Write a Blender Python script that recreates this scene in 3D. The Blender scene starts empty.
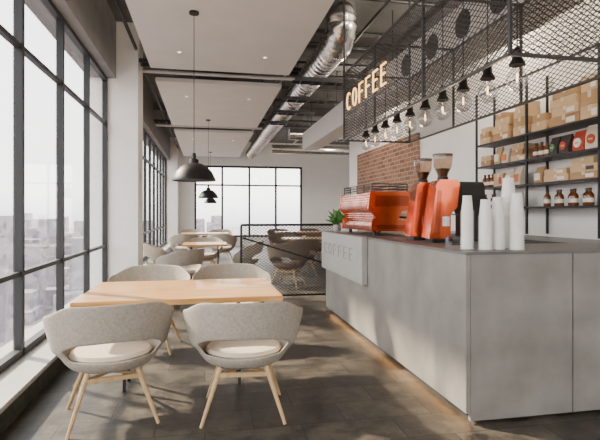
import bpy, bmesh, math, random
from mathutils import Vector, Matrix
random.seed(7)
S=bpy.context.scene
COL=S.collection
PI=math.pi
# ------------------------------------------------------------ materials
def mat(name,col,rough=0.5,metal=0.0,col2=None,scale=6.0,bump=0.0,detail=6,emis=None,estr=0.0,stretch=None,coat=0.0,spec=None):
    m=bpy.data.materials.new(name); m.use_nodes=True
    nt=m.node_tree; b=nt.nodes['Principled BSDF']
    b.inputs['Base Color'].default_value=(*col,1)
    b.inputs['Roughness'].default_value=rough
    b.inputs['Metallic'].default_value=metal
    if coat: b.inputs['Coat Weight'].default_value=coat
    if spec is not None: b.inputs['Specular IOR Level'].default_value=spec
    if emis:
        b.inputs['Emission Color'].default_value=(*emis,1); b.inputs['Emission Strength'].default_value=estr
    if col2 is not None or bump:
        tc=nt.nodes.new('ShaderNodeTexCoord'); mp=nt.nodes.new('ShaderNodeMapping')
        nt.links.new(tc.outputs['Object'],mp.inputs['Vector'])
        if stretch: mp.inputs['Scale'].default_value=stretch
        n=nt.nodes.new('ShaderNodeTexNoise'); n.inputs['Scale'].default_value=scale; n.inputs['Detail'].default_value=detail
        nt.links.new(mp.outputs['Vector'],n.inputs['Vector'])
        if col2 is not None:
            r=nt.nodes.new('ShaderNodeValToRGB')
            r.color_ramp.elements[0].position=0.32; r.color_ramp.elements[1].position=0.68
            r.color_ramp.elements[0].color=(*col,1); r.color_ramp.elements[1].color=(*col2,1)
            nt.links.new(n.outputs['Fac'],r.inputs['Fac']); nt.links.new(r.outputs['Color'],b.inputs['Base Color'])
        if bump:
            bp=nt.nodes.new('ShaderNodeBump'); bp.inputs['Strength'].default_value=bump; bp.inputs['Distance'].default_value=0.01
            nt.links.new(n.outputs['Fac'],bp.inputs['Height']); nt.links.new(bp.outputs['Normal'],b.inputs['Normal'])
    return m
M={}
M['white']=mat('white_paint',(0.86,0.84,0.81),0.7,col2=(0.90,0.88,0.85),scale=3)
M['raft']=mat('raft_panel',(0.66,0.64,0.595),0.8,col2=(0.71,0.69,0.645),scale=2)
M['gray']=mat('gray_plaster',(0.21,0.205,0.20),0.8,col2=(0.26,0.255,0.25),scale=3)
M['slab']=mat('slab_concrete',(0.11,0.11,0.107),0.85,col2=(0.16,0.158,0.155),scale=2)
M['black']=mat('black_steel',(0.010,0.010,0.011),0.45,0.3)
M['frame']=mat('window_frame_steel',(0.016,0.017,0.019),0.5,0.1)
M['dark']=mat('dark_gray_metal',(0.04,0.04,0.042),0.4,0.5)
M['mesh']=mat('mesh_steel',(0.055,0.054,0.053),0.5,0.4)
M['conc']=mat('counter_concrete',(0.165,0.154,0.138),0.42,col2=(0.245,0.230,0.208),scale=3.4,bump=0.06,detail=12)
M['conctop']=mat('counter_top_concrete',(0.085,0.082,0.078),0.35,col2=(0.125,0.12,0.115),scale=3)
M['sign']=mat('sign_board',(0.30,0.285,0.265),0.5,col2=(0.35,0.335,0.315),scale=4)
M['seam']=mat('seam_dark',(0.02,0.02,0.02),0.7)
M['duct']=mat('galvanised_duct',(0.68,0.67,0.65),0.18,0.95,col2=(0.80,0.79,0.77),scale=5,bump=0.12)
M['duct2']=mat('painted_duct',(0.64,0.62,0.595),0.45,0.0)
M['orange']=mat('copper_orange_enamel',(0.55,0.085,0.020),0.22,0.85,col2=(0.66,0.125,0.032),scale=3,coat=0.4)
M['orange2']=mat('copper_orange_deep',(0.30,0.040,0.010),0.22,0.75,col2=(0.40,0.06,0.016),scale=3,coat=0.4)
M['chrome']=mat('chrome',(0.75,0.75,0.76),0.15,1.0)
M['fabric']=mat('beige_felt',(0.29,0.255,0.21),0.95,col2=(0.38,0.34,0.285),scale=55,bump=0.25)
M['cushion']=mat('cream_cushion',(0.54,0.46,0.365),0.95,col2=(0.60,0.52,0.42),scale=50,bump=0.15)
M['fabric2']=mat('brown_felt',(0.11,0.075,0.052),0.95,col2=(0.16,0.112,0.08),scale=60,bump=0.2)
M['wood']=mat('table_oak',(0.38,0.18,0.050),0.34,col2=(0.60,0.335,0.115),scale=3.0,stretch=(1,11,11),detail=8,coat=0.15)
M['legwood']=mat('leg_beech',(0.42,0.27,0.125),0.45,col2=(0.52,0.35,0.18),scale=5,stretch=(6,6,1))
M['kraft']=mat('kraft_card',(0.37,0.225,0.105),0.85,col2=(0.44,0.275,0.14),scale=8)
M['kraft2']=mat('kraft_card_light',(0.53,0.365,0.20),0.85,col2=(0.60,0.43,0.255),scale=8)
M['tape']=mat('parcel_tape',(0.64,0.52,0.37),0.4)
M['label']=mat('paper_label',(0.78,0.74,0.66),0.8)
M['labelred']=mat('red_label',(0.40,0.04,0.015),0.6)
M['labelor']=mat('orange_label',(0.60,0.17,0.03),0.6)
M['labelgr']=mat('green_label',(0.06,0.16,0.07),0.6)
M['labelbk']=mat('dark_label',(0.04,0.03,0.028),0.6)
M['labeltan']=mat('tan_label',(0.50,0.36,0.20),0.7)
M['brownglass']=mat('brown_glass',(0.13,0.042,0.012),0.12,0.0,coat=0.5)
M['cup']=mat('cup_paper',(0.78,0.76,0.73),0.6)
M['cream']=mat('cream_bag',(0.64,0.57,0.46),0.8,col2=(0.68,0.61,0.51),scale=8)
M['leaf']=mat('leaf_green',(0.05,0.16,0.03),0.5,col2=(0.09,0.24,0.05),scale=10)
M['pot']=mat('gray_pot',(0.35,0.33,0.31),0.6)
M['ledge']=mat('ledge_dark_stone',(0.010,0.013,0.010),0.7,col2=(0.045,0.05,0.035),scale=25,bump=0.4)
M['ledgetop']=mat('ledge_gray',(0.34,0.33,0.31),0.5,col2=(0.40,0.39,0.37),scale=4)
M['neon']=mat('warm_led_letters',(1,0.6,0.3),0.4,emis=(1.0,0.58,0.18),estr=2.6)
M['bulb']=mat('bulb_filament',(1,0.7,0.4),0.4,emis=(1.0,0.60,0.28),estr=8)
M['led']=mat('warm_led_strip',(1,0.7,0.4),0.4,emis=(1.0,0.52,0.20),estr=11)
M['down']=mat('downlight_glow',(1,1,1),0.4,emis=(1.0,0.85,0.65),estr=3)
M['emboss']=mat('embossed_letters',(0.23,0.215,0.20),0.5)
M['beans']=mat('coffee_beans',(0.05,0.02,0.01),0.5,col2=(0.10,0.045,0.02),scale=60,bump=0.5)

def glassmat(name,tint=(1,1,1),cap=0.3,base=0.02,powr=4.0,rough=0.02):
    m=bpy.data.materials.new(name); m.use_nodes=True; nt=m.node_tree
    for n in list(nt.nodes): nt.nodes.remove(n)
    o=nt.nodes.new('ShaderNodeOutputMaterial'); t=nt.nodes.new('ShaderNodeBsdfTransparent'); g=nt.nodes.new('ShaderNodeBsdfGlossy')
    t.inputs['Color'].default_value=(*tint,1); g.inputs['Roughness'].default_value=rough
    f=nt.nodes.new('ShaderNodeLayerWeight'); f.inputs['Blend'].default_value=0.5
    p=nt.nodes.new('ShaderNodeMath'); p.operation='POWER'; p.inputs[1].default_value=powr
    q=nt.nodes.new('ShaderNodeMath'); q.operation='MULTIPLY_ADD'; q.inputs[1].default_value=cap; q.inputs[2].default_value=base
    mx=nt.nodes.new('ShaderNodeMixShader')
    nt.links.new(f.outputs['Facing'],p.inputs[0]); nt.links.new(p.outputs[0],q.inputs[0]); nt.links.new(q.outputs[0],mx.inputs[0])
    nt.links.new(t.outputs[0],mx.inputs[1]); nt.links.new(g.outputs[0],mx.inputs[2]); nt.links.new(mx.outputs[0],o.inputs['Surface'])
    return m
M['glass']=glassmat('window_glass',(0.99,0.99,0.985),cap=.32,base=.05,powr=2.4)
M['clear']=glassmat('clear_glass',(0.84,0.84,0.84),cap=.8,base=.08,powr=2.5)
M['smoke']=glassmat('smoky_glass',(0.74,0.60,0.48),cap=.6,base=.06,powr=3)

def tilemat():
    m=bpy.data.materials.new('floor_tiles'); m.use_nodes=True; nt=m.node_tree; b=nt.nodes['Principled BSDF']
    tc=nt.nodes.new('ShaderNodeTexCoord')
    br=nt.nodes.new('ShaderNodeTexBrick'); br.offset=0.5
    br.inputs['Scale'].default_value=1.0; br.inputs['Brick Width'].default_value=0.6; br.inputs['Row Height'].default_value=0.3
    br.inputs['Mortar Size'].default_value=0.005; br.inputs['Mortar Smooth'].default_value=0.4
    br.inputs['Color1'].default_value=(0.026,0.023,0.019,1); br.inputs['Color2'].default_value=(0.050,0.044,0.037,1); br.inputs['Mortar'].default_value=(0.010,0.009,0.008,1)
    nt.links.new(tc.outputs['Object'],br.inputs['Vector'])
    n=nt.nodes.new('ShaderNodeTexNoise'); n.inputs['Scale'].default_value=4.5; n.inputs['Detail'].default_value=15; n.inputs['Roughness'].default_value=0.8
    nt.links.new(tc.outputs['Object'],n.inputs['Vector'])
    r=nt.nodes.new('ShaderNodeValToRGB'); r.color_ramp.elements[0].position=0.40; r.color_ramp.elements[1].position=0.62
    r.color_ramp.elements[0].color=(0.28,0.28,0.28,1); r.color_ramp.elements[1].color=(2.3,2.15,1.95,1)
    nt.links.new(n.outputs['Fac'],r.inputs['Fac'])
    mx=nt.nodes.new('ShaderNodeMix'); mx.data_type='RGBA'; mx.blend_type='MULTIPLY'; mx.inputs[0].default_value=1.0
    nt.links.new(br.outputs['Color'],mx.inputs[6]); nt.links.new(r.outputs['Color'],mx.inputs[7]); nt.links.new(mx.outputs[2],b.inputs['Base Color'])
    rr=nt.nodes.new('ShaderNodeMapRange'); rr.inputs['To Min'].default_value=0.30; rr.inputs['To Max'].default_value=0.65
    nt.links.new(n.outputs['Fac'],rr.inputs['Value']); nt.links.new(rr.outputs[0],b.inputs['Roughness'])
    bp=nt.nodes.new('ShaderNodeBump'); bp.inputs['Strength'].default_value=0.3; bp.inputs['Distance'].default_value=0.004
    nt.links.new(br.outputs['Fac'],bp.inputs['Height']); bp.invert=True
    bp2=nt.nodes.new('ShaderNodeBump'); bp2.inputs['Strength'].default_value=0.3; bp2.inputs['Distance'].default_value=0.01
    nt.links.new(n.outputs['Fac'],bp2.inputs['Height']); nt.links.new(bp.outputs['Normal'],bp2.inputs['Normal'])
    nt.links.new(bp2.outputs['Normal'],b.inputs['Normal'])
    return m
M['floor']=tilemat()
def brickmat():
    m=bpy.data.materials.new('red_brick'); m.use_nodes=True; nt=m.node_tree; b=nt.nodes['Principled BSDF']; b.inputs['Roughness'].default_value=0.9
    tc=nt.nodes.new('ShaderNodeTexCoord'); sp=nt.nodes.new('ShaderNodeSeparateXYZ'); cb=nt.nodes.new('ShaderNodeCombineXYZ')
    nt.links.new(tc.outputs['Object'],sp.inputs[0]); nt.links.new(sp.outputs['Y'],cb.inputs['X']); nt.links.new(sp.outputs['Z'],cb.inputs['Y'])
    br=nt.nodes.new('ShaderNodeTexBrick'); br.inputs['Scale'].default_value=1.0
    br.inputs['Brick Width'].default_value=0.25; br.inputs['Row Height'].default_value=0.085; br.inputs['Mortar Size'].default_value=0.010
    br.inputs['Color1'].default_value=(0.20,0.088,0.045,1); br.inputs['Color2'].default_value=(0.36,0.17,0.09,1); br.inputs['Mortar'].default_value=(0.36,0.30,0.25,1)
    nt.links.new(cb.outputs[0],br.inputs['Vector']); nt.links.new(br.outputs['Color'],b.inputs['Base Color'])
    bp=nt.nodes.new('ShaderNodeBump'); bp.inputs['Strength'].default_value=0.5; bp.inputs['Distance'].default_value=0.01; bp.invert=True
    nt.links.new(br.outputs['Fac'],bp.inputs['Height']); nt.links.new(bp.outputs['Normal'],b.inputs['Normal'])
    return m
M['brick']=brickmat()
def citymat():
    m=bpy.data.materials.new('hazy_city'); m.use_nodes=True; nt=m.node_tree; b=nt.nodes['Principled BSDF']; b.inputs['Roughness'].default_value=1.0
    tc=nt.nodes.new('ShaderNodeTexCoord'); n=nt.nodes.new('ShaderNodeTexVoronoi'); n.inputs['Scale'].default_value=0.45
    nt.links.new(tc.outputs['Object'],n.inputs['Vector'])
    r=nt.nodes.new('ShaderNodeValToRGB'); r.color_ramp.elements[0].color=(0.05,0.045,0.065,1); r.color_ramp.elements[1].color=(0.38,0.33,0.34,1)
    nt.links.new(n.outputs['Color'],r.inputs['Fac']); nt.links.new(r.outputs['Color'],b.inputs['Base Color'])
    b.inputs['Emission Color'].default_value=(.60,.60,.70,1); b.inputs['Emission Strength'].default_value=0.45  # even glow on the buildings stands in for distance haze
    return m
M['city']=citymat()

# ------------------------------------------------------------ mesh builder
class MB:
    def __init__(s): s.bm=bmesh.new()
    def box(s,x0,x1,y0,y1,z0,z1,bev=0.0):
        r=bmesh.ops.create_cube(s.bm,size=1.0)
        for v in r['verts']:
            v.co=Vector(((x0+x1)/2+v.co.x*(x1-x0),(y0+y1)/2+v.co.y*(y1-y0),(z0+z1)/2+v.co.z*(z1-z0)))
        if bev>0:
            es=set()
            for v in r['verts']: es.update(v.link_edges)
            bmesh.ops.bevel(s.bm,geom=list(es),offset=bev,segments=2,affect='EDGES')
        return s
    def cyl(s,p0,p1,r0,r1=None,seg=16,cap=True):
        if r1 is None: r1=r0
        p0=Vector(p0);p1=Vector(p1);d=(p1-p0);L=d.length;d.normalize()
        a=Vector((0,0,1)) if abs(d.z)<0.9 else Vector((1,0,0))
        u=d.cross(a).normalized(); w=d.cross(u).normalized()
        A=[];B=[]
        for i in range(seg):
            t=2*PI*i/seg+(PI/4 if seg==4 else 0)
            o=u*math.cos(t)+w*math.sin(t)
            A.append(s.bm.verts.new(p0+o*r0)); B.append(s.bm.verts.new(p1+o*r1))
        for i in range(seg):
            j=(i+1)%seg
            s.bm.faces.new((A[i],A[j],B[j],B[i]))
        if cap:
            s.bm.faces.new(A[::-1]); s.bm.faces.new(B)
        return s
    def tube(s,pts,r,seg=12,rad=None):
        pts=[Vector(p) for p in pts]; rings=[]
        prevu=None
        for i,p in enumerate(pts):
            d=(pts[min(i+1,len(pts)-1)]-pts[max(i-1,0)]).normalized()
            if prevu is None:
                a=Vector((0,0,1)) if abs(d.z)<0.9 else Vector((1,0,0)); u=d.cross(a).normalized()
            else:
                u=(prevu-d*prevu.dot(d)).normalized()
            prevu=u; w=d.cross(u); R=rad[i] if rad else r
            rings.append([s.bm.verts.new(p+(u*math.cos(2*PI*k/seg)+w*math.sin(2*PI*k/seg))*R) for k in range(seg)])
        for a,b in zip(rings,rings[1:]):
            for k in range(seg):
                j=(k+1)%seg; s.bm.faces.new((a[k],a[j],b[j],b[k]))
        s.bm.faces.new(rings[0][::-1]); s.bm.faces.new(rings[-1])
        return s
    def lathe(s,prof,c=(0,0,0),seg=24,sx=1,sy=1):
        c=Vector(c);rings=[]
        for (r,z) in prof:
            if r<1e-6: rings.append([s.bm.verts.new(c+Vector((0,0,z)))])
            else: rings.append([s.bm.verts.new(c+Vector((r*sx*math.cos(2*PI*k/seg),r*sy*math.sin(2*PI*k/seg),z))) for k in range(seg)])
        for a,b in zip(rings,rings[1:]):
            for k in range(seg):
                j=(k+1)%seg
                if len(a)==1 and len(b)==1: continue
                if len(a)==1: s.bm.faces.new((a[0],b[j],b[k]))
                elif len(b)==1: s.bm.faces.new((a[k],a[j],b[0]))
                else: s.bm.faces.new((a[k],a[j],b[j],b[k]))
        return s
    def prism(s,poly,a0,a1,axis='y'):
        def P(p,a):
            if axis=='y': return Vector((p[0],a,p[1]))
            if axis=='x': return Vector((a,p[0],p[1]))
            return Vector((p[0],p[1],a))
        A=[s.bm.verts.new(P(p,a0)) for p in poly]; B=[s.bm.verts.new(P(p,a1)) for p in poly]
        n=len(poly)
        for i in range(n):
            j=(i+1)%n; s.bm.faces.new((A[i],A[j],B[j],B[i]))
        s.bm.faces.new(A[::-1]); s.bm.faces.new(B)
        return s
    def bevel(s,off,segs=2,ang=30):
        es=[e for e in s.bm.edges if len(e.link_faces)==2 and e.calc_face_angle(0)>math.radians(ang)]
        bmesh.ops.bevel(s.bm,geom=es,offset=off,segments=segs,affect='EDGES',clamp_overlap=True); return s
    def lattice(s,o,u,v,W,H,pu,pv,t):
        o=Vector(o);u=Vector(u);v=Vector(v)
        k=-int(H/pv)-2
        while k*pu<W+ (H/pv+1)*pu:
            for sg in (1,-1):
                a=k*pu; sl=sg*pu/pv
                v0,v1=0.0,H
                for lim in (0,W):
                    vv=(lim-a)/sl
                    if (sl>0 and lim==0) or (sl<0 and lim==W): v0=max(v0,vv)
                    else: v1=min(v1,vv)
                if v1-v0>1e-3:
                    s.cyl(o+u*(a+sl*v0)+v*v0,o+u*(a+sl*v1)+v*v1,t,seg=4,cap=False)
            k+=1
        return s
    def obj(s,name,m,parent=None,loc=(0,0,0),smooth=False,rot=None):
        bmesh.ops.recalc_face_normals(s.bm,faces=s.bm.faces)
        me=bpy.data.meshes.new(name); s.bm.to_mesh(me); s.bm.free()
        if isinstance(m,str): m=M[m]
        me.materials.append(m)
        if smooth:
            for p in me.polygons: p.use_smooth=True
            try: me.set_sharp_from_angle(angle=math.radians(40))
            except Exception: pass
        o=bpy.data.objects.new(name,me); COL.objects.link(o); o.location=loc
        if rot: o.rotation_euler=rot
        if parent: o.parent=parent
        return o
def meta(o,label,cat,group=None,kind=None):
    o['label']=label; o['category']=cat
    if group: o['group']=group
    if kind: o['kind']=kind
    return o
def thing(name,label,cat,loc=(0,0,0),rz=0,group=None):
    e=bpy.data.objects.new(name,None); e.empty_display_size=0.1; COL.objects.link(e); e.location=loc; e.rotation_euler=(0,0,rz)
    return meta(e,label,cat,group)
def dup(src,loc,rz=None,label=None,scale=None):
    n=src.copy(); COL.objects.link(n); n.location=loc
    if rz is not None: n.rotation_euler=(0,0,rz)
    if label: n['label']=label
    if scale: n.scale=scale
    def rec(a,b):
        for c in a.children:
            d=c.copy(); COL.objects.link(d); d.parent=b; rec(c,d)
    rec(src,n)
    return n
def struct(o):
    o['kind']='structure'; return o
# ------------------------------------------------------------ room
XL=-1.5; XR=3.75; YB=20.0; YR=-4.0; ZC=4.3; XF=6.5; YT=12.2
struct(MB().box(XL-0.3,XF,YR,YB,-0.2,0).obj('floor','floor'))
struct(MB().box(XL-0.3,XF+.2,YR-.2,YB+.2,ZC,ZC+0.2).obj('ceiling','slab'))
struct(MB().box(XR,XR+0.2,YR,YT,0,ZC).obj('wall_right','white'))
struct(MB().box(XR+0.2,XF,YT-0.2,YT,0,ZC).obj('wall_recess','white'))
struct(MB().box(XF,XF+0.2,YT-0.2,YB,0,ZC).obj('wall_far_right','white'))
struct(MB().box(XR-0.05,XR-0.001,7.95,11.4,0.4,2.78).obj('trim_1','brick'))
BX=-.42
mb=MB(); mb.box(XL-0.3,BX,YB,YB+.2,0,ZC); mb.box(4.05,XF+.2,YB,YB+.2,0,ZC); mb.box(BX,4.05,YB,YB+.2,0,.35); mb.box(BX,4.05,YB,YB+.2,3.3,ZC)
struct(mb.obj('wall_back','white'))
struct(MB().box(XL-0.25,XL+0.16,YR,7.8,3.42,ZC).obj('wall_left_header','gray'))
struct(MB().box(XL-0.25,XL+0.16,8.4,YB,3.42,ZC).obj('wall_left_header_deep','gray'))
struct(MB().box(XL-0.25,XL+0.28,YR,7.8,0,0.14).obj('trim_2','ledge'))
struct(MB().box(XL-0.25,XL+0.30,YR,7.8,0.14,0.175,0.006).obj('trim_3','ledgetop'))
struct(MB().box(XL-0.25,XL+0.28,8.4,YB,0,0.175).obj('trim_4','ledgetop'))
struct(MB().box(XL-0.25,-1.02,7.8,8.4,0,ZC).obj('wall_pillar','white'))
struct(MB().box(XL-0.25,-1.05,19.3,YB,0,ZC).obj('wall_pillar_deep','white'))
mb=MB(); mb.box(XL-0.3,XR+.2,YR-.2,YR,3.4,ZC); mb.box(XL-0.3,-1.2,YR-.2,YR,0,3.4); mb.box(3.4,XR+.2,YR-.2,YR,0,3.4); mb.box(-1.2,3.4,YR-.2,YR,0,.2)
struct(mb.obj('wall_rear','white'))
def window_y(name,x,y0,y1,z0,z1,mull,trans,w=0.05,dep=0.07,frame='frame'):
    mb=MB()
    mb.box(x-dep/2,x+dep/2,y0,y1,z0,z0+w*1.2); mb.box(x-dep/2,x+dep/2,y0,y1,z1-w,z1)
    for i,m_ in enumerate(mull):
        mb.box(x-dep/2,x+dep/2,m_-w/2,m_+w/2,z0,z1)
    for t in trans: mb.box(x-dep/2+.01,x+dep/2-.01,y0,y1,t-w*.4,t+w*.4)
    f=struct(mb.obj(name,frame))
    MB().box(x-.005,x+.005,y0,y1,z0,z1).obj('window_glass','glass',parent=f)
    return f
def window_x(name,y,x0,x1,z0,z1,mull,trans,w=0.08,dep=0.10):
    mb=MB()
    mb.box(x0,x1,y-dep/2,y+dep/2,z0,z0+w); mb.box(x0,x1,y-dep/2,y+dep/2,z1-w,z1)
    for m_ in mull: mb.box(m_-w/2,m_+w/2,y-dep/2,y+dep/2,z0,z1)
    for t in trans: mb.box(x0,x1,y-dep/2+.01,y+dep/2-.01,t-w*.4,t+w*.4)
    f=struct(mb.obj(name,'frame'))
    MB().box(x0,x1,y-.005,y+.005,z0,z1).obj('window_glass','glass',parent=f)
    return f
mull=[7.77-1.15*i for i in range(11)]
window_y('window_1',XL,YR,7.8,0.175,3.42,mull,[2.72,0.85])
window_y('window_2',XL,8.4,19.3,0.175,3.42,[8.43+1.086*i for i in range(11)],[2.72,0.85],w=0.07)
window_x('window_3',YB+.06,BX,4.05,0.35,3.3,[BX+.04,BX+1.12,BX+2.235,BX+3.35,4.01],[2.5])
window_x('window_added_fill',YR-.1,-1.2,3.4,0.2,3.4,[-1.16,0.3,1.8,3.36],[2.7])  # unseen window behind the camera, added to let in front fill light
struct(MB().box(XR-.02,XR,6.5,YT,0,0.1).obj('baseboard_right','white'))
n=5
for y in (8.15,13.2):
    struct(MB().box(XL+.16,XR,y,y+0.3,4.08,ZC).obj('trim_%d'%n,'slab')); n+=1
def raft(y0,y1,label):
    t=thing('ceiling_panel',label,'ceiling panel',loc=(0.26,(y0+y1)/2,3.6))
    W=2.18; L=y1-y0
    MB().box(-W/2,W/2,-L/2,L/2,0,0.07,0.008).obj('panel','raft',parent=t)
    for x in (-W/2+.3,W/2-.3):
        y=-L/2+.4
        while y<L/2:
            MB().cyl((x,y,.07),(x,y,ZC-3.6),.006,seg=6).obj('hanger_rod','black',parent=t); y+=2.5
    return t
raft(-1.0,7.75,'large off-white suspended ceiling panel over the front tables')
raft(8.5,12.7,'off-white suspended ceiling panel over the middle tables')
raft(13.6,19.5,'off-white suspended ceiling panel near the back windows')
dl=None
for (x,y) in [(-.35,6.9),(.85,6.9),(-.35,9.5),(.85,9.5),(-.35,15),(.85,15)]:
    if dl is None:
        dl=thing('downlight','small round recessed downlight in the ceiling panel','light',loc=(x,y,3.6),group='recessed downlights')
        MB().cyl((0,0,-.006),(0,0,0),.035,seg=20).obj('trim_ring','white',parent=dl)
        MB().cyl((0,0,-.009),(0,0,-.006),.022,seg=16).obj('lens','down',parent=dl)
    else: dup(dl,(x,y,3.6))
def tray(y,z=3.85,x0=-1.3,x1=1.58,grp='cable trays'):
    t=thing('cable_tray','dark metal ladder cable tray hung under the slab','cable tray',loc=((x0+x1)/2,y,z),group=grp)
    L=(x1-x0)/2; mb=MB()
    mb.box(-L,L,-.12,-.10,0,.06); mb.box(-L,L,.10,.12,0,.06)
    x=-L+.1
    while x<L-.02: mb.box(x,x+.02,-.10,.10,0,.015); x+=.2
    mb.obj('tray','dark',parent=t)
    q=L-.3 if L>1 else L-.04
    for x in (-q,q):
        for yy in (-.11,.11): MB().cyl((x,yy,.05),(x,yy,ZC-z),.005,seg=6).obj('hanger_rod','black',parent=t)
tray(8.0,3.72); tray(13.05,3.72)
for y in (7.6,8.9,10.1,11.3): tray(y,3.46,1.40,2.30)
for (y,z) in ((8.36,3.72),(13.45,3.72)):
    t=MB().cyl((-1.3,0,0),(1.58,0,0),.03,seg=12).obj('ceiling_pipe','duct2',loc=(0,y,z),smooth=True)
    meta(t,'thin pale pipe crossing between ceiling panels','pipe',group='ceiling pipes')
for y in (4.4,5.2,6.0,7.2,7.8,8.75,9.6,10.6,11.8,14.4,15.3):
    t=MB().cyl((1.45,0,0),(3.7 if y<12 else 6.4,0,0),.03,seg=12).obj('ceiling_pipe','dark',loc=(0,y,4.16),smooth=True)
    meta(t,'dark pipe crossing under the ceiling slab','pipe',group='ceiling cross pipes')
for (x,z) in ((-1.05,3.9),(1.50,3.98),(2.3,4.05),(3.3,4.0)):
    t=MB().cyl((0,0,0),(0,21 if x!=2.3 else 20,0),.025,seg=12).obj('ceiling_pipe','duct2' if x>3 or x==1.5 else 'dark',loc=(x,-1.5,z),smooth=True)
    meta(t,'thin conduit running along the ceiling','pipe',group='ceiling conduits')
# spiral duct
DZ=3.76
d=thing('ventilation_duct','shiny galvanised spiral ventilation duct with an elbow under the ceiling','duct',loc=(1.84,6.3,DZ))
pts=[];rad=[];y=13.2
while y>.42:
    pts+=[(0,y,0),(0,y-.12,0),(0,y-.126,0),(0,y-.154,0)]; rad+=[.20,.20,.217,.217]; y-=.16
mb=MB(); mb.tube(pts,.17,28,rad)
mb.obj('duct_run','duct',parent=d,smooth=True)
arc=[]
for i in range(13):
    a=PI/2*i/12; arc.append((0,.30-.27*math.sin(a),.27-.27*math.cos(a)))
rr=[.224 if i%3==0 else .208 for i in range(13)]
mb=MB(); mb.tube(arc+[(0,.03,ZC-DZ)],.18,28,rr+[.208])
mb.obj('elbow','duct',parent=d,smooth=True)
MB().cyl((0,.29,0),(0,.42,0),.234,seg=28).obj('joint_collar','duct',parent=d,smooth=True)
for y in (2.0,3.4,5.6,8,11):
    MB().cyl((0,y-.03,0),(0,y+.03,0),.230,seg=28).obj('joint_collar','duct',parent=d,smooth=True)
    MB().cyl((0.0,y,.19),(0.0,y,ZC-DZ),.006,seg=6).obj('hanger_rod','dark',parent=d)
for (y,z,x0,x1) in ((12.6,3.45,2.2,6.2),(16.0,3.5,2.2,6.2)):
    t=thing('branch_duct','galvanised branch duct crossing the deep part of the ceiling','duct',loc=(0,y,z),group='branch ducts')
    d2=MB(); P=[];R=[];x=x0
    while x<x1: P+=[(x,0,0),(x+.16,0,0),(x+.165,0,0),(x+.185,0,0)]; R+=[.15,.15,.16,.16]; x+=.19
    d2.tube(P,.15,24,R)
    d2.obj('duct_run','duct',parent=t,smooth=True)
    for x in (x0+.5,x1-.5): MB().cyl((x,0,.15),(x,0,ZC-z),.006,seg=6).obj('hanger_rod','dark',parent=t)
t=thing('air_duct_box','pale rectangular air duct with round black vents','duct',loc=(2.58,7.6,3.2))
MB().box(-.10,.30,-4.4,4.6,-.22,.22,.01).obj('duct_body','duct2',parent=t)
for y in (-3.9,-3.3,-2.65,-1.95):
    MB().cyl((-.112,y,0.0),(-.10,y,0.0),.135,seg=28).obj('vent','black',parent=t,smooth=True)
for y in (-4,-1,2,4.4): MB().cyl((.1,y,.22),(.1,y,ZC-3.2),.008,seg=6).obj('hanger_rod','black',parent=t)
# ------------------------------------------------------------ counter
AX=2.09
c=thing('service_counter','warm gray concrete-clad l-shaped cafe counter with warm strip light','counter',loc=(1.63,2.79,0))
MB().prism([(.03,.03),(AX-.02,.03),(AX-.02,.66),(.82,.66),(.82,3.58),(.03,3.58)],.09,1.07,'z').obj('body','seam',parent=c)
MB().prism([(.06,.06),(AX-.04,.06),(AX-.04,.63),(.79,.63),(.79,3.55),(.06,3.55)],0,.09,'z').obj('plinth','seam',parent=c)
MB().box(0,.03,.0,3.61,.07,1.08,.003).obj('side_panel','conc',parent=c)
MB().box(.031,.777,0,.03,.02,1.08,.002).obj('end_panel','conc',parent=c)
MB().box(.783,1.53,0,.03,.02,1.08,.002).obj('end_panel','conc',parent=c)
MB().box(1.536,AX,0,.03,.02,1.08,.002).obj('end_panel','conc',parent=c)
MB().box(.03,.82,3.581,3.61,.02,1.08,.002).obj('end_panel','conc',parent=c)
MB().box(.040,.058,.06,3.5,.065,.088).obj('strip_light','led',parent=c)
o=MB().prism([(0,0),(AX,0),(AX,.68),(.84,.68),(.84,3.61),(0,3.61)],1.081,1.10,'z').bevel(.003,1).obj('countertop','conctop',loc=(1.63,2.79,0))
meta(o,'thin dark gray concrete worktop on the service counter','worktop')
def stroke_letters(txt,parent,origin,h,w,pitch,m,r,depth=0.0):
    def arcp(cx,cy,rx,ry,a0,a1,n=20):
        return [(cx+rx*math.cos(math.radians(a0+(a1-a0)*i/n)),cy+ry*math.sin(math.radians(a0+(a1-a0)*i/n))) for i in range(n+1)]
    G={'C':[arcp(w/2,h/2,w/2,h/2,50,310)],
       'O':[arcp(w/2,h/2,w/2,h/2,90,448,28)],
       'F':[[(0.08*w,0),(0.08*w,h),(.92*w,h)],[(0.08*w,h*.53),(.78*w,h*.53)]],
       'E':[[(.92*w,0),(.08*w,0),(.08*w,h),(.92*w,h)],[(.08*w,h*.53),(.78*w,h*.53)]]}
    for i,ch in enumerate(txt):
        mb=MB()
        for st in G[ch]:
            if ch in 'CO':
                mb.tube([(0,-x,z) for x,z in st],r,8)
            else:
                for a,b in zip(st,st[1:]):
                    a=Vector((0,-a[0],a[1])); b=Vector((0,-b[0],b[1])); dd=(b-a).normalized()*r*.9
                    mb.cyl(a-dd,b+dd,r,seg=8)
        mb.obj('letter',m,parent=parent,loc=(origin[0],origin[1]-pitch*i,origin[2]),smooth=True)
sb=thing('counter_sign_board','pale gray sign board reading COFFEE fixed to the counter','sign',loc=(1.63,5.54,.61))
MB().box(-.06,-.002,-.86,.86,0,.488,.006).obj('board','sign',parent=sb)
stroke_letters('COFFEE',sb,(-.061,.68,.22),.13,.12,.22,'emboss',.007)
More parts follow.
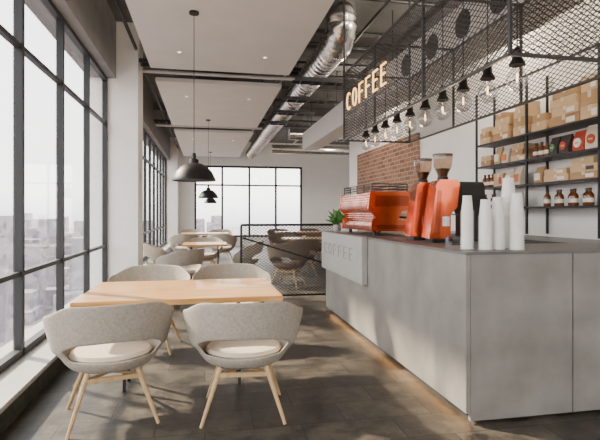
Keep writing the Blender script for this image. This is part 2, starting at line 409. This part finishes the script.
# ------------------------------------------------------------ mesh canopy
x0,x1,y0,y1,z0,z1=1.60,2.42,2.30,5.42,2.20,2.97
cn=thing('mesh_canopy','dark expanded-metal mesh canopy hung above the counter','canopy',loc=(x0,y0,z0))
W=x1-x0;L=y1-y0;H=z1-z0
mb=MB(); f=.009
for xx in (0,W):
    for yy in (0,L): mb.box(xx-f,xx+f,yy-f,yy+f,0,ZC-z0)
for zz in (0,H):
    for xx in (0,W): mb.box(xx-f,xx+f,0,L,zz-f,zz+f)
    for yy in (0,L): mb.box(0,W,yy-f,yy+f,zz-f,zz+f)
for yy in (1.04,2.08): mb.box(-f,f,yy-f,yy+f,0,H); mb.box(W-f,W+f,yy-f,yy+f,0,H); mb.box(0,W,yy-f,yy+f,H-f,H+f)
mb.box(.17,.22,0,L,H-.015,H+.015)
mb.obj('frame','mesh',parent=cn)
PU,PV,T=.068,.034,.0032
MB().lattice((0,0,0),(0,1,0),(0,0,1),L,H,PU,PV,T).obj('mesh_panel','mesh',parent=cn)
MB().lattice((W,0,0),(0,1,0),(0,0,1),L,H,PU,PV,T).obj('mesh_panel','mesh',parent=cn)
MB().lattice((0,0,0),(1,0,0),(0,0,1),W,H,PU,PV,T).obj('mesh_panel','mesh',parent=cn)
MB().lattice((0,L,0),(1,0,0),(0,0,1),W,H,PU,PV,T).obj('mesh_panel','mesh',parent=cn)
ls=thing('illuminated_lettering','glowing warm letters reading COFFEE on the mesh canopy','sign',loc=(1.585,4.82,2.46))
stroke_letters('COFFEE',ls,(-.02,.36,.04),.18,.125,.21,'neon',.0085)
MB().box(-.004,.0,-1.0,.40,-.005,.015).obj('mounting_rail','mesh',parent=ls)
bp=None
for k in range(10):
    loc=(1.80,2.52+.3*k,2.955)
    if bp is None:
        bp=thing('bulb_pendant','clear round filament bulb in a black socket on a cord','pendant lamp',loc=loc,group='bare bulb pendants over the counter')
        MB().cyl((0,0,-.66),(0,0,0),.004,seg=8).obj('cord','black',parent=bp)
        MB().lathe([(0,-.63),(.014,-.63),(.026,-.65),(.030,-.70),(.044,-.722),(.046,-.738),(.022,-.738),(0,-.738)],seg=20).obj('socket','black',parent=bp,smooth=True)
        MB().lathe([(.018,-.738),(.022,-.75),(.046,-.778),(.060,-.815),(.056,-.848),(.038,-.876),(.012,-.888),(0,-.889)],seg=24).obj('bulb','clear',parent=bp,smooth=True)
        MB().cyl((0,0,-.835),(0,0,-.785),.005,seg=8).obj('filament','bulb',parent=bp)
    else: dup(bp,loc)
# ------------------------------------------------------------ shelving
SX0,SX1=3.45,3.72
sh=thing('wall_shelving_unit','black steel wall shelving unit with four tiers','shelf',loc=(SX0,4.68,1.12))
ys=[-1.95,-.99,0.0,.99]
zs=[.30,.55,.82,1.10]
for y in ys:
    MB().box(0,.022,y-.011,y+.011,0,1.75).obj('post','black',parent=sh)
    MB().box(.255,.277,y-.011,y+.011,0,1.75).obj('post','black',parent=sh)
for z in zs:
    MB().box(0.0,.277,-1.95,.99,z-.02,z).obj('shelf_board','black',parent=sh)
MB().box(0,.02,-1.95,.99,1.73,1.75).obj('top_rail','black',parent=sh)
bc=thing('back_counter','low dark-topped back bar cabinet under the shelves','cabinet',loc=(3.40,4.6,0))
MB().box(-.30,.34,-1.05,1.8,0.08,1.06,.003).obj('body','conc',parent=bc)
MB().box(-.32,.34,-1.07,1.82,1.06,1.09,.003).obj('worktop','conctop',parent=bc)
for k in range(3):
    MB().box(-.318,-.30,-1.03+.94*k,-.11+.94*k,.12,1.04,.002).obj('door','sign',parent=bc)
MB().box(-.26,.34,-1.02,1.78,0,.08).obj('plinth','seam',parent=bc)
Z=[1.12+z for z in zs]
def kbox(y,z,w,h,dd,m='kraft',lab=None,x=None,rz=None):
    if rz is None: rz=random.uniform(-.05,.05)
    t=thing('cardboard_box','%s cardboard box stacked on a shelf'%('light brown' if m=='kraft2' else 'brown'),'box',loc=(x if x else SX0+.032+dd/2,y,z),rz=rz,group='cardboard boxes on the shelves')
    MB().box(-dd/2,dd/2,-w/2,w/2,0,h,.003).obj('carton',m,parent=t)
    mb=MB(); mb.box(-dd/2-.0008,dd/2+.0008,-.02,.02,h*.55,h+.0008); mb.obj('tape','tape',parent=t)
    if lab: MB().box(-dd/2-.0012,-dd/2,-w*.36,-w*.08,h*.2,h*.7).obj('paper_label',lab,parent=t)
    return t
def kbag(y,z,w,h,m='kraft',lab='label',dd=.09,lw=.66,desc='brown',rnd=False):
    t=thing('coffee_bag','upright %s paper coffee bag with printed label on a shelf'%desc,'bag',loc=(SX0+.03+dd/2+random.uniform(0,.02),y,z),rz=random.uniform(-.12,.12),group='coffee bags on the shelves')
    bm=MB(); nz=8; rings=[]
    for i in range(nz+1):
        f=i/nz; hw=w/2*(1-.05*math.sin(f*PI*2)); hd=dd/2*(1-f**2.2*.9)*(1+.15*math.sin(f*PI))
        rings.append([bm.bm.verts.new(p) for p in ((-hd,-hw,f*h),(-hd*1.1,0,f*h),(-hd,hw,f*h),(hd,hw,f*h),(hd*1.1,0,f*h),(hd,-hw,f*h))])
    for a,b in zip(rings,rings[1:]):
        for k in range(6): bm.bm.faces.new((a[k],a[(k+1)%6],b[(k+1)%6],b[k]))
    bm.bm.faces.new(rings[0][::-1]); bm.bm.faces.new(rings[-1])
    bm.obj('pouch',m,parent=t)
    MB().box(-.012,.012,-w*.5,w*.5,h-.02,h+.005,.002).obj('folded_top',m,parent=t)
    if rnd:
        MB().cyl((-dd/2*1.28-.001,0,h*.42),(-dd/2*1.28+.012,0,h*.42),w*.30,seg=24).obj('round_label',lab,parent=t)
        MB().box(-dd/2*1.28-.0016,-dd/2*1.28+.006,-w*.18,w*.18,h*.38,h*.46).obj('printed_band','labeltan',parent=t)
    else: MB().box(-dd/2*1.28-.001,-dd/2*1.28+.012,-w/2*lw,w/2*lw,h*.18,h*.62,.001).obj('paper_label',lab,parent=t)
    return t
botsrc=None
def bottle(y,z,x=None,s=1.0):
    global botsrc
    loc=(x if x else SX0+.07,y,z)
    if botsrc is None:
        botsrc=thing('syrup_bottle','small amber glass bottle with pale label on a shelf','bottle',loc=loc,group='amber bottles on the shelves')
        MB().lathe([(0,0),(.032,0),(.035,.006),(.035,.095),(.030,.11),(.014,.130),(.013,.148),(0,.148)],seg=20).obj('bottle_body','brownglass',parent=botsrc,smooth=True)
        MB().lathe([(0,.146),(.016,.146),(.016,.166),(0,.166)],seg=16).obj('cap','labelbk',parent=botsrc,smooth=True)
        MB().lathe([(.0356,.032),(.0356,.070)],seg=20).obj('paper_label','label',parent=botsrc,smooth=True)
        return botsrc
    return dup(botsrc,loc,random.uniform(0,6))
kbox(5.52,Z[3],.22,.08,.20,'kraft2'); kbox(5.53,Z[3]+.08,.20,.07,.20,'kraft'); kbox(5.51,Z[3]+.15,.18,.06,.18,'kraft2')
kbox(5.17,Z[3],.36,.09,.22,'kraft','label'); kbox(5.20,Z[3]+.09,.32,.08,.21,'kraft2'); kbox(5.16,Z[3]+.17,.28,.09,.2,'kraft2'); kbox(5.20,Z[3]+.26,.18,.07,.18,'kraft')
kbox(4.83,Z[3],.24,.11,.22,'kraft2','label'); kbox(4.83,Z[3]+.11,.22,.10,.22,'kraft'); kbox(4.84,Z[3]+.21,.20,.09,.2,'kraft2'); kbox(4.83,Z[3]+.30,.17,.08,.2,'kraft2')
kbox(4.52,Z[3],.24,.10,.22,'kraft2'); kbox(4.52,Z[3]+.10,.20,.08,.2,'kraft')
kbox(4.16,Z[3],.40,.10,.22,'kraft','label'); kbox(4.14,Z[3]+.10,.38,.09,.22,'kraft2','label'); kbox(4.17,Z[3]+.19,.36,.09,.21,'kraft2'); kbox(4.15,Z[3]+.28,.32,.08,.21,'kraft')
kbox(3.83,Z[3],.22,.13,.22,'kraft2','label'); kbox(3.83,Z[3]+.13,.22,.13,.22,'kraft'); kbox(3.83,Z[3]+.26,.21,.15,.21,'kraft2','label')
kbox(3.50,Z[3],.26,.26,.22,'kraft2')
kbox(5.50,Z[2],.22,.07,.2,'kraft'); kbox(5.50,Z[2]+.07,.20,.06,.2,'kraft2')
kbag(5.26,Z[2],.12,.20,'kraft2'); kbag(5.11,Z[2],.12,.17,'cream','labelor',desc='cream')
kbox(4.86,Z[2],.26,.07,.2,'kraft2','label'); kbox(4.88,Z[2]+.07,.22,.06,.2,'kraft'); kbox(4.86,Z[2]+.13,.20,.06,.2,'kraft2')
for k in range(3): bottle(4.60-.085*k,Z[2])
kbag(4.31,Z[2],.14,.18,'labelbk','labelgr',desc='black',rnd=True); kbag(4.15,Z[2],.14,.18,'labelbk','labelred',desc='black',rnd=True); kbag(3.98,Z[2],.15,.19,'labelred','label',desc='dark red',rnd=True); kbag(3.81,Z[2],.15,.22,'cream','labelred',desc='cream',rnd=True)
kbag(3.60,Z[2],.12,.2,'kraft','label')
for k in range(3): bottle(5.57-.085*k,Z[1])
kbox(5.24,Z[1],.18,.16,.2,'kraft2','labelred'); kbag(5.05,Z[1],.12,.19,'cream',desc='cream'); kbag(4.90,Z[1],.12,.20,'cream','labelor',desc='cream')
kbag(4.55,Z[1],.14,.17,'kraft','label'); kbox(4.27,Z[1],.34,.07,.22,'kraft2','label'); kbox(4.28,Z[1]+.07,.30,.06,.22,'kraft2','label'); kbox(3.90,Z[1],.36,.07,.22,'kraft','label'); kbox(3.90,Z[1]+.07,.34,.07,.22,'kraft2','labelbk'); kbox(3.91,Z[1]+.14,.28,.06,.22,'kraft2'); kbag(3.58,Z[1],.12,.18,'kraft')
for k in range(6): bottle(5.56-.10*k,Z[0],x=SX0+.07+.04*(k%2))
kbag(4.92,Z[0],.12,.17,'cream','label',desc='cream')
for k in range(8): bottle(4.42-.095*k,Z[0],x=SX0+.06+.05*(k%2))
# ------------------------------------------------------------ espresso machine
e=thing('espresso_machine','large copper-orange metal espresso machine with ribbed back on the counter','coffee machine',loc=(2.02,5.52,1.10))
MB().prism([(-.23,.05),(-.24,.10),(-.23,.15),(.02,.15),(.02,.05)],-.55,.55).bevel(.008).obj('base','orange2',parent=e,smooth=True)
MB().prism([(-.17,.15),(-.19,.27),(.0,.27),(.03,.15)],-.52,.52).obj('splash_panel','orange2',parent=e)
MB().prism([(-.27,.27),(-.285,.31),(-.26,.47),(.20,.47),(.25,.41),(.23,.28)],-.55,.55).bevel(.012).obj('boiler_body','orange',parent=e,smooth=True)
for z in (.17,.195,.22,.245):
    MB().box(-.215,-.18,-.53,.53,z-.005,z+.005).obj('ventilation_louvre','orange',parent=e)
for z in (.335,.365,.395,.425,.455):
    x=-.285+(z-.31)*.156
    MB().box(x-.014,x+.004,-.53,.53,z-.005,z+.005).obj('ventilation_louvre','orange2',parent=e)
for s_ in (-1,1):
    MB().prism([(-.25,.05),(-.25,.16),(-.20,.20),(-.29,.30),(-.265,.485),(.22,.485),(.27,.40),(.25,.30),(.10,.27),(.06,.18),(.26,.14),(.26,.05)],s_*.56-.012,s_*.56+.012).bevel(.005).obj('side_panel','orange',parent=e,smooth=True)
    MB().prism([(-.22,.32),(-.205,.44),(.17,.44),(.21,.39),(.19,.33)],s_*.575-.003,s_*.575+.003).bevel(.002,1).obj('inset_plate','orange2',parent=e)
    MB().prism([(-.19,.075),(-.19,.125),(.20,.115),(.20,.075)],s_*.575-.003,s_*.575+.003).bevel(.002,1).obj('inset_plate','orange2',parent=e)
MB().box(.0,.26,-.50,.50,.05,.12,.006).obj('drip_tray','chrome',parent=e)
mb=MB()
for z in (.51,.54,.57):
    mb.tube([(-.23,-.53,z),(-.23,.53,z),(.18,.53,z),(.18,-.53,z),(-.23,-.53,z)],.006,8)
for y in (-.53,-.26,0,.26,.53):
    for x in (-.23,.18): mb.cyl((x,y,.47),(x,y,.573),.006,seg=8)
mb.obj('cup_rail','dark',parent=e,smooth=True)
for y in (-.33,0,.33):
    MB().cyl((.13,y,.22),(.13,y,.29),.035,seg=20).obj('group_head','chrome',parent=e,smooth=True)
    mb=MB(); mb.cyl((.13,y,.19),(.13,y,.22),.038,seg=20); mb.cyl((.16,y,.205),(.29,y,.195),.013,seg=10); mb.obj('portafilter','black',parent=e,smooth=True)
for y in (-.48,.48):
    MB().tube([(.2,y,.34),(.27,y,.30),(.27,y,.15)],.006,8).obj('steam_wand','chrome',parent=e,smooth=True)
for (x,y) in ((-.17,-.45),(-.17,.45),(.22,-.45),(.22,.45)):
    MB().cyl((x,y,0),(x,y,.05),.022,seg=14).obj('foot','black',parent=e,smooth=True)
# ------------------------------------------------------------ grinders
def grinder(loc,m,rz,label,hop=True,w=.13):
    g=thing('coffee_grinder',label,'coffee grinder',loc=loc,rz=rz,group='coffee grinders')
    MB().box(-.12,.20,-w+.01,w-.01,0,.035,.008).obj('base',"black",parent=g)
    MB().prism([(-.15,.035),(-.085,.50),(-.06,.53),(.085,.53),(.105,.50),(.085,.30),(.03,.24),(.03,.035)],-w,w).bevel(.007).obj('body',m,parent=g,smooth=True)
    MB().prism([(-.115,.07),(-.075,.44),(-.045,.44),(-.06,.07)],-w-.0035,-w+.001).obj('side_trim','orange2' if m=='orange' else 'dark',parent=g)
    MB().box(-.04,.02,-w-.0035,-w+.001,.14,.22,.001).obj('control_plate','chrome',parent=g)
    MB().box(-.02,.12,-.05,.05,.40,.47,.006).obj('spout',"black",parent=g)
    mb=MB(); mb.tube([(.05,-.03,.24),(.15,-.03,.235),(.15,.03,.235),(.05,.03,.24)],.006,8); mb.obj('fork','chrome',parent=g,smooth=True)
    if hop:
        MB().cyl((0,0,.53),(0,0,.56),.045,seg=24).obj('collar','black',parent=g,smooth=True)
        MB().lathe([(.040,.56),(.045,.585),(.075,.65),(.082,.72),(.082,.745)],seg=28).obj('hopper','smoke',parent=g,smooth=True)
        MB().lathe([(0,.565),(.036,.565),(.040,.585),(.060,.63),(0,.64)],seg=24).obj('beans','beans',parent=g,smooth=True)
        MB().cyl((0,0,.745),(0,0,.756),.085,seg=28).obj('hopper_lid','beans',parent=g,smooth=True)
    return g
grinder((2.01,3.82,1.10),'orange',-.20,'copper-orange coffee grinder with smoky bean hopper beside the paper cups')
grinder((2.01,4.20,1.10),'orange',-.20,'copper-orange coffee grinder with smoky bean hopper beside the espresso machine')
grinder((2.345,3.98,1.10),'black',PI/2,'black coffee grinder without hopper beside the orange ones',hop=False,w=.11)
t=thing('glass_tip_box','small clear glass box on the counter','box',loc=(1.90,3.42,1.10))
MB().box(-.05,.05,-.05,.05,0,.004).obj('bottom_pane','clear',parent=t)
for b in ((-.05,-.047,-.05,.05),(.047,.05,-.05,.05),(-.047,.047,-.05,-.047),(-.047,.047,.047,.05)):
    MB().box(*b,.004,.07).obj('side_pane','clear',parent=t)
def cups(loc,n,r=.042,step=.017,label=''):
    t=thing('paper_cup_stack',label,'paper cups',loc=loc,group='paper cup stacks on the counter')
    h0=.11*r/.042
    prof=[(0,0),(r,0),(r+.004,.002),(r+.004,.006)]
    z=.006
    for i in range(n):
        prof+=[(r-.003,z+.0005),(r-.005,z+step-.006),(r+.004,z+step-.0055),(r+.004,z+step)]
        z+=step
    prof+=[(r-.003,z+.001),(r*.72,z+h0-.01),(r*.70,z+h0),(r*.66,z+h0),(r*.64,z+h0-.006),(0,z+h0-.006)]
    MB().lathe(prof,seg=28).obj('nested_cups','cup',parent=t,smooth=False)
cups((1.79,3.05,1.10),15,label='tall stack of upside-down white paper cups')
cups((1.885,2.98,1.10),13,r=.044,label='stack of upside-down white paper cups')
cups((1.985,2.99,1.10),14,r=.044,label='stack of upside-down white paper cups')
cups((2.09,2.93,1.10),15,r=.047,label='stack of white paper cups at the counter edge')
cups((2.13,3.08,1.10),21,r=.052,label='tallest stack of larger white paper cups')
p=thing('potted_plant','small leafy green plant in a gray pot','plant',loc=(1.76,6.31,1.10))
MB().lathe([(0,0),(.04,0),(.05,.09),(.044,.09),(.044,.08),(0,.08)],seg=20).obj('pot','pot',parent=p,smooth=True)
mb=MB()
for k in range(60):
    a=random.uniform(0,2*PI); el=random.uniform(.5,1.45); L_=random.uniform(.12,.26)
    dr=Vector((math.cos(a)*math.cos(el),math.sin(a)*math.cos(el),math.sin(el))); b0=Vector((0,0,.08))+dr*.02
    sd=dr.cross(Vector((0,0,1))).normalized()*L_*.16; up=Vector((0,0,L_*.12))
    q=[b0,b0+dr*L_*.55+sd+up*.5,b0+dr*L_-up,b0+dr*L_*.55-sd+up*.5]
    v=[mb.bm.verts.new(x) for x in q]; mb.bm.faces.new((v[0],v[1],v[2])); mb.bm.faces.new((v[0],v[2],v[3]))
mb.obj('leaves','leaf',parent=p)
# ------------------------------------------------------------ chairs
def interp(t,P):
    for (a,b),(c_,d_) in zip(P,P[1:]):
        if t<=c_:
            f=(t-a)/(c_-a); f=f*f*(3-2*f); return b+(d_-b)*f
    return P[-1][1]
def chair(loc,rz,fab,cush,label,group):
    t=thing('tub_chair',label,'chair',loc=loc,rz=rz,group=group)
    N=48; rows=[(.10,.335),(.34,.335),(.54,.345),(.67,.375),(.755,.425),(.83,.495),(.89,.555),(.95,.645),(.99,.73),(1.02,.80)]
    mb=MB(); bm=mb.bm; G=[]
    for ri,(rr,zz) in enumerate(rows):
        ring=[]
        for k in range(N):
            th=2*PI*k/N; th2=th if th<=PI else th-2*PI; tt=abs(th2)/PI
            zr=interp(tt,[(0,.80),(.20,.795),(.42,.72),(.56,.655),(.68,.565),(.80,.45),(1,.425)])
            fr=interp(tt,[(0,1.0),(.25,1.0),(.5,1.03),(.7,.98),(.85,.86),(1,.82)])
            q=(zz-.335)/(.465)
            z=.335+q*(zr-.335)
            if rr>.5: rad=.5+(rr-.5)*(fr-.5)/.5
            else: rad=rr
            if ri==6: z-=.035*min(1,(tt/.34)**2) if tt<.5 else 0.035*max(0,1-(tt-.5)/.15)
            if ri==4: z+=.02*min(1,(tt/.34)**2) if tt<.5 else 0.02*max(0,1-(tt-.5)/.15)
            ring.append(bm.verts.new((.385*rad*math.sin(th2),-.34*rad*math.cos(th2)+.0,z)))
        G.append(ring)
    for i in range(len(rows)-1):
        for k in range(N):
            j=(k+1)%N; mid=(k+.5)*2*PI/N; mid=mid if mid<=PI else mid-2*PI
            if i in (4,5) and abs(mid)<math.radians(60): continue
            bm.faces.new((G[i][k],G[i][j],G[i+1][j],G[i+1][k]))
    bm.faces.new(G[0])
    sh=mb.obj('shell',fab,parent=t,smooth=False)
    for p_ in sh.data.polygons: p_.use_smooth=True
    m1=sh.modifiers.new('s','SOLIDIFY'); m1.thickness=.016; m1.offset=0
    m2=sh.modifiers.new('ss','SUBSURF'); m2.levels=1; m2.render_levels=2
    MB().lathe([(0,.355),(.18,.36),(.235,.385),(.258,.425),(.246,.448),(.17,.458),(0,.462)],seg=36,sx=1.0,sy=.88,c=(0,.01,0)).obj('seat_cushion',cush,parent=t,smooth=True)
    for (sx,sy) in ((-1,-1),(1,-1),(-1,1),(1,1)):
        MB().cyl((sx*.15,sy*.135,.340),(sx*.265,sy*.25,0),.018,.011,seg=14).obj('leg','legwood',parent=t,smooth=True)
    for s_ in (-1,1):
        MB().cyl((-.165,-.145*s_,.300),(.165,.145*s_,.300),.011,seg=10).obj('stretcher','legwood',parent=t,smooth=True)
    MB().box(-.165,.165,-.162,-.139,.28,.31,.004).obj('apron','legwood',parent=t)
    MB().box(-.165,.165,.139,.162,.28,.31,.004).obj('apron','legwood',parent=t)
    return t
ch=chair((-.61,3.38,0),math.radians(14),'fabric','cushion','beige felt tub chair with splayed wooden legs at the oak table','chairs at the front table')
dup(ch,(.26,3.30,0),math.radians(-5))
dup(ch,(-.55,5.0,0),math.radians(172))
dup(ch,(.28,4.98,0),math.radians(186))
ch2=dup(ch,(-.38,7.75,0),math.radians(40),'beige felt tub chair near a small oak table'); ch2['group']='chairs at the second table'
for loc,r in (((-.85,9.5,0),-80),((.82,9.7,0),80),((0,10.9,0),175)):
    dup(ch2,loc,math.radians(r))
ch3=dup(ch,(-.55,13.1,0),math.radians(10),'beige felt tub chair near the back windows'); ch3['group']='chairs near the back windows'
for loc,r in (((.45,13.0,0),-15),((-.45,16.4,0),180),((.5,16.3,0),175)):
    dup(ch3,loc,math.radians(r))
cb=chair((2.05,10.2,0),math.radians(10),'fabric2','fabric2','dark brown felt tub chair behind the mesh railing','chairs behind the railing')
for loc,r in (((3.1,10.1,0),-10),((2.05,12.5,0),180),((3.05,12.6,0),190),((2.4,14.2,0),0),((3.5,14.1,0),20),((2.5,16.4,0),180),((3.6,16.5,0),170),((4.7,15.0,0),90),((1.5,8.7,0),-30)):
    dup(cb,loc,math.radians(r))
def table(loc,w,l,label,topm='wood'):
    t=thing('dining_table',label,'table',loc=loc)
    MB().box(-w/2,w/2,-l/2,l/2,.712,.75,.004).obj('tabletop',topm,parent=t)
    for s_ in (-1,1):
        for q in (-1,1):
            MB().cyl((s_*w*.30,q*l*.04,.70),(s_*w*.30,q*l*.12,0),.016,seg=4).obj('leg','black',parent=t)
    MB().box(-w*.4,w*.4,-.03,.03,.70,.712).obj('crossbar','black',parent=t)
    return t
table((-.165,3.93,0),1.44,.98,'rectangular oak-topped cafe table in front of the window')
table((0.0,9.7,0),.85,.8,'small oak-topped cafe table beside the second window')
table((0.0,14.7,0),1.4,.9,'oak-topped cafe table near the back windows')
table((2.55,11.35,0),1.4,.9,'oak-topped cafe table behind the mesh railing')
table((3.0,15.3,0),1.5,.9,'oak-topped cafe table in the deep part of the room')
def pend(loc,label):
    t=thing('pendant_lamp',label,'pendant lamp',loc=loc,group='black dome pendant lamps')
    MB().lathe([(0,0),(.055,0),(.055,-.025),(0,-.03)],seg=24).obj('ceiling_rose','black',parent=t,smooth=True)
    MB().cyl((0,0,-1.62),(0,0,-.02),.004,seg=8).obj('cord','black',parent=t)
    MB().lathe([(0,-1.58),(.018,-1.58),(.022,-1.60),(.022,-1.64),(.045,-1.65),(.05,-1.66),(.05,-1.70),(.03,-1.71),(0,-1.71)],seg=24).obj('socket','black',parent=t,smooth=True)
    MB().lathe([(.03,-1.69),(.09,-1.70),(.15,-1.735),(.20,-1.79),(.232,-1.855),(.24,-1.875),(.242,-1.89),(.236,-1.89),(.228,-1.858),(.195,-1.797),(.147,-1.743),(.088,-1.708),(.03,-1.70)],seg=40).obj('lamp_shade','black',parent=t,smooth=True)
    MB().lathe([(0,-1.71),(.02,-1.715),(.035,-1.76),(.03,-1.79),(0,-1.80)],seg=16).obj('bulb','down',parent=t,smooth=True)
    return t
pl=pend((-.12,5.50,3.6),'black metal dome pendant lamp over the tables')
dup(pl,(0.08,11.8,3.6))
dup(pl,(0.2,18.0,3.6))
# ------------------------------------------------------------ railing
RY=7.2; RX0=.53; RL=1.52
rl=thing('mesh_railing','black steel railing with diamond mesh infill and diagonal bar','railing',loc=(RX0,RY,0))
MB().cyl((0,0,1.17),(RL,0,1.17),.026,seg=4).obj('rail','black',parent=rl)
MB().cyl((0,0,.10),(RL,0,.10),.020,seg=4).obj('rail','black',parent=rl)
MB().cyl((.02,-.02,.98),(RL,-.02,.50),.018,seg=4).obj('diagonal_bar','black',parent=rl)
for x in (0,RL): MB().box(x-.016,x+.016,-.016,.016,0,1.17).obj('post','black',parent=rl)
MB().lattice((0,0,.1),(1,0,0),(0,0,1),RL,1.07,.062,.042,.0042).obj('mesh_panel','mesh',parent=rl)
# ------------------------------------------------------------ city
rnd=random.Random(3); mb=MB()
def bld(cx,cy):
    w=rnd.uniform(5,13); dd=rnd.uniform(5,13); h=rnd.choice([rnd.uniform(4,18)]*8+[rnd.uniform(18,44)])
    mb.box(cx-w/2,cx+w/2,cy-dd/2,cy+dd/2,-42,-42+h)
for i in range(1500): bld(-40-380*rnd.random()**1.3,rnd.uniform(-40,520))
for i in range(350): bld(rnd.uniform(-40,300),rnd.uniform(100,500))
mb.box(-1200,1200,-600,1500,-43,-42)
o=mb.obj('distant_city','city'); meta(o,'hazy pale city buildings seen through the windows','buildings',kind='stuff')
# ------------------------------------------------------------ light
w=bpy.data.worlds.new('sky'); S.world=w; w.use_nodes=True; nt=w.node_tree; bg=nt.nodes['Background']
tc=nt.nodes.new('ShaderNodeTexCoord'); sp=nt.nodes.new('ShaderNodeSeparateXYZ'); r=nt.nodes.new('ShaderNodeValToRGB')
nt.links.new(tc.outputs['Generated'],sp.inputs[0]); 
mr=nt.nodes.new('ShaderNodeMapRange'); mr.inputs['From Min'].default_value=-1; mr.inputs['From Max'].default_value=1
nt.links.new(sp.outputs['Z'],mr.inputs['Value']); nt.links.new(mr.outputs[0],r.inputs['Fac'])
cr=r.color_ramp; cr.elements[0].position=.47; cr.elements[0].color=(.32,.32,.36,1); cr.elements[1].position=.52; cr.elements[1].color=(1,.97,.95,1)
e2=cr.elements.new(.75); e2.color=(.95,.97,1,1)
nt.links.new(r.outputs['Color'],bg.inputs['Color']); bg.inputs['Strength'].default_value=6.2
L=bpy.data.lights.new('sun','SUN'); L.energy=22; L.color=(1,.85,.64); L.angle=math.radians(2.5)
so=bpy.data.objects.new('sun',L); COL.objects.link(so); so.rotation_euler=Vector((1,-.75,-.92)).to_track_quat('-Z','Y').to_euler(); so.location=(-8,4,8)
for k in range(0,10,2):
    L=bpy.data.lights.new('bulb_light','POINT'); L.energy=2.5; L.color=(1,.72,.46); L.shadow_soft_size=.03
    o=bpy.data.objects.new('bulb_light',L); COL.objects.link(o); o.location=(1.80,2.52+.3*k+.15,2.05)
for (x,y,z,e_) in ((-.12,5.5,1.78,8),(3.2,5.2,3.6,80),(3.0,3.2,3.6,70),(3.2,9.3,3.6,50),(4.5,14.5,3.8,90)):  # first point sits in the dome pendant, the others have no fixture
    L=bpy.data.lights.new('room_light','POINT'); L.energy=e_; L.color=(1,.87,.70); L.shadow_soft_size=.12
    o=bpy.data.objects.new('room_light',L); COL.objects.link(o); o.location=(x,y,z)
# ------------------------------------------------------------ camera
cam=bpy.data.cameras.new('camera'); cam.lens=28.8; cam.sensor_width=36; cam.shift_y=-7/600; cam.clip_end=2000
co=bpy.data.objects.new('camera',cam); COL.objects.link(co); co.location=(0,0,1.35); co.rotation_euler=(PI/2,0,-math.radians(11.2))
S.camera=co
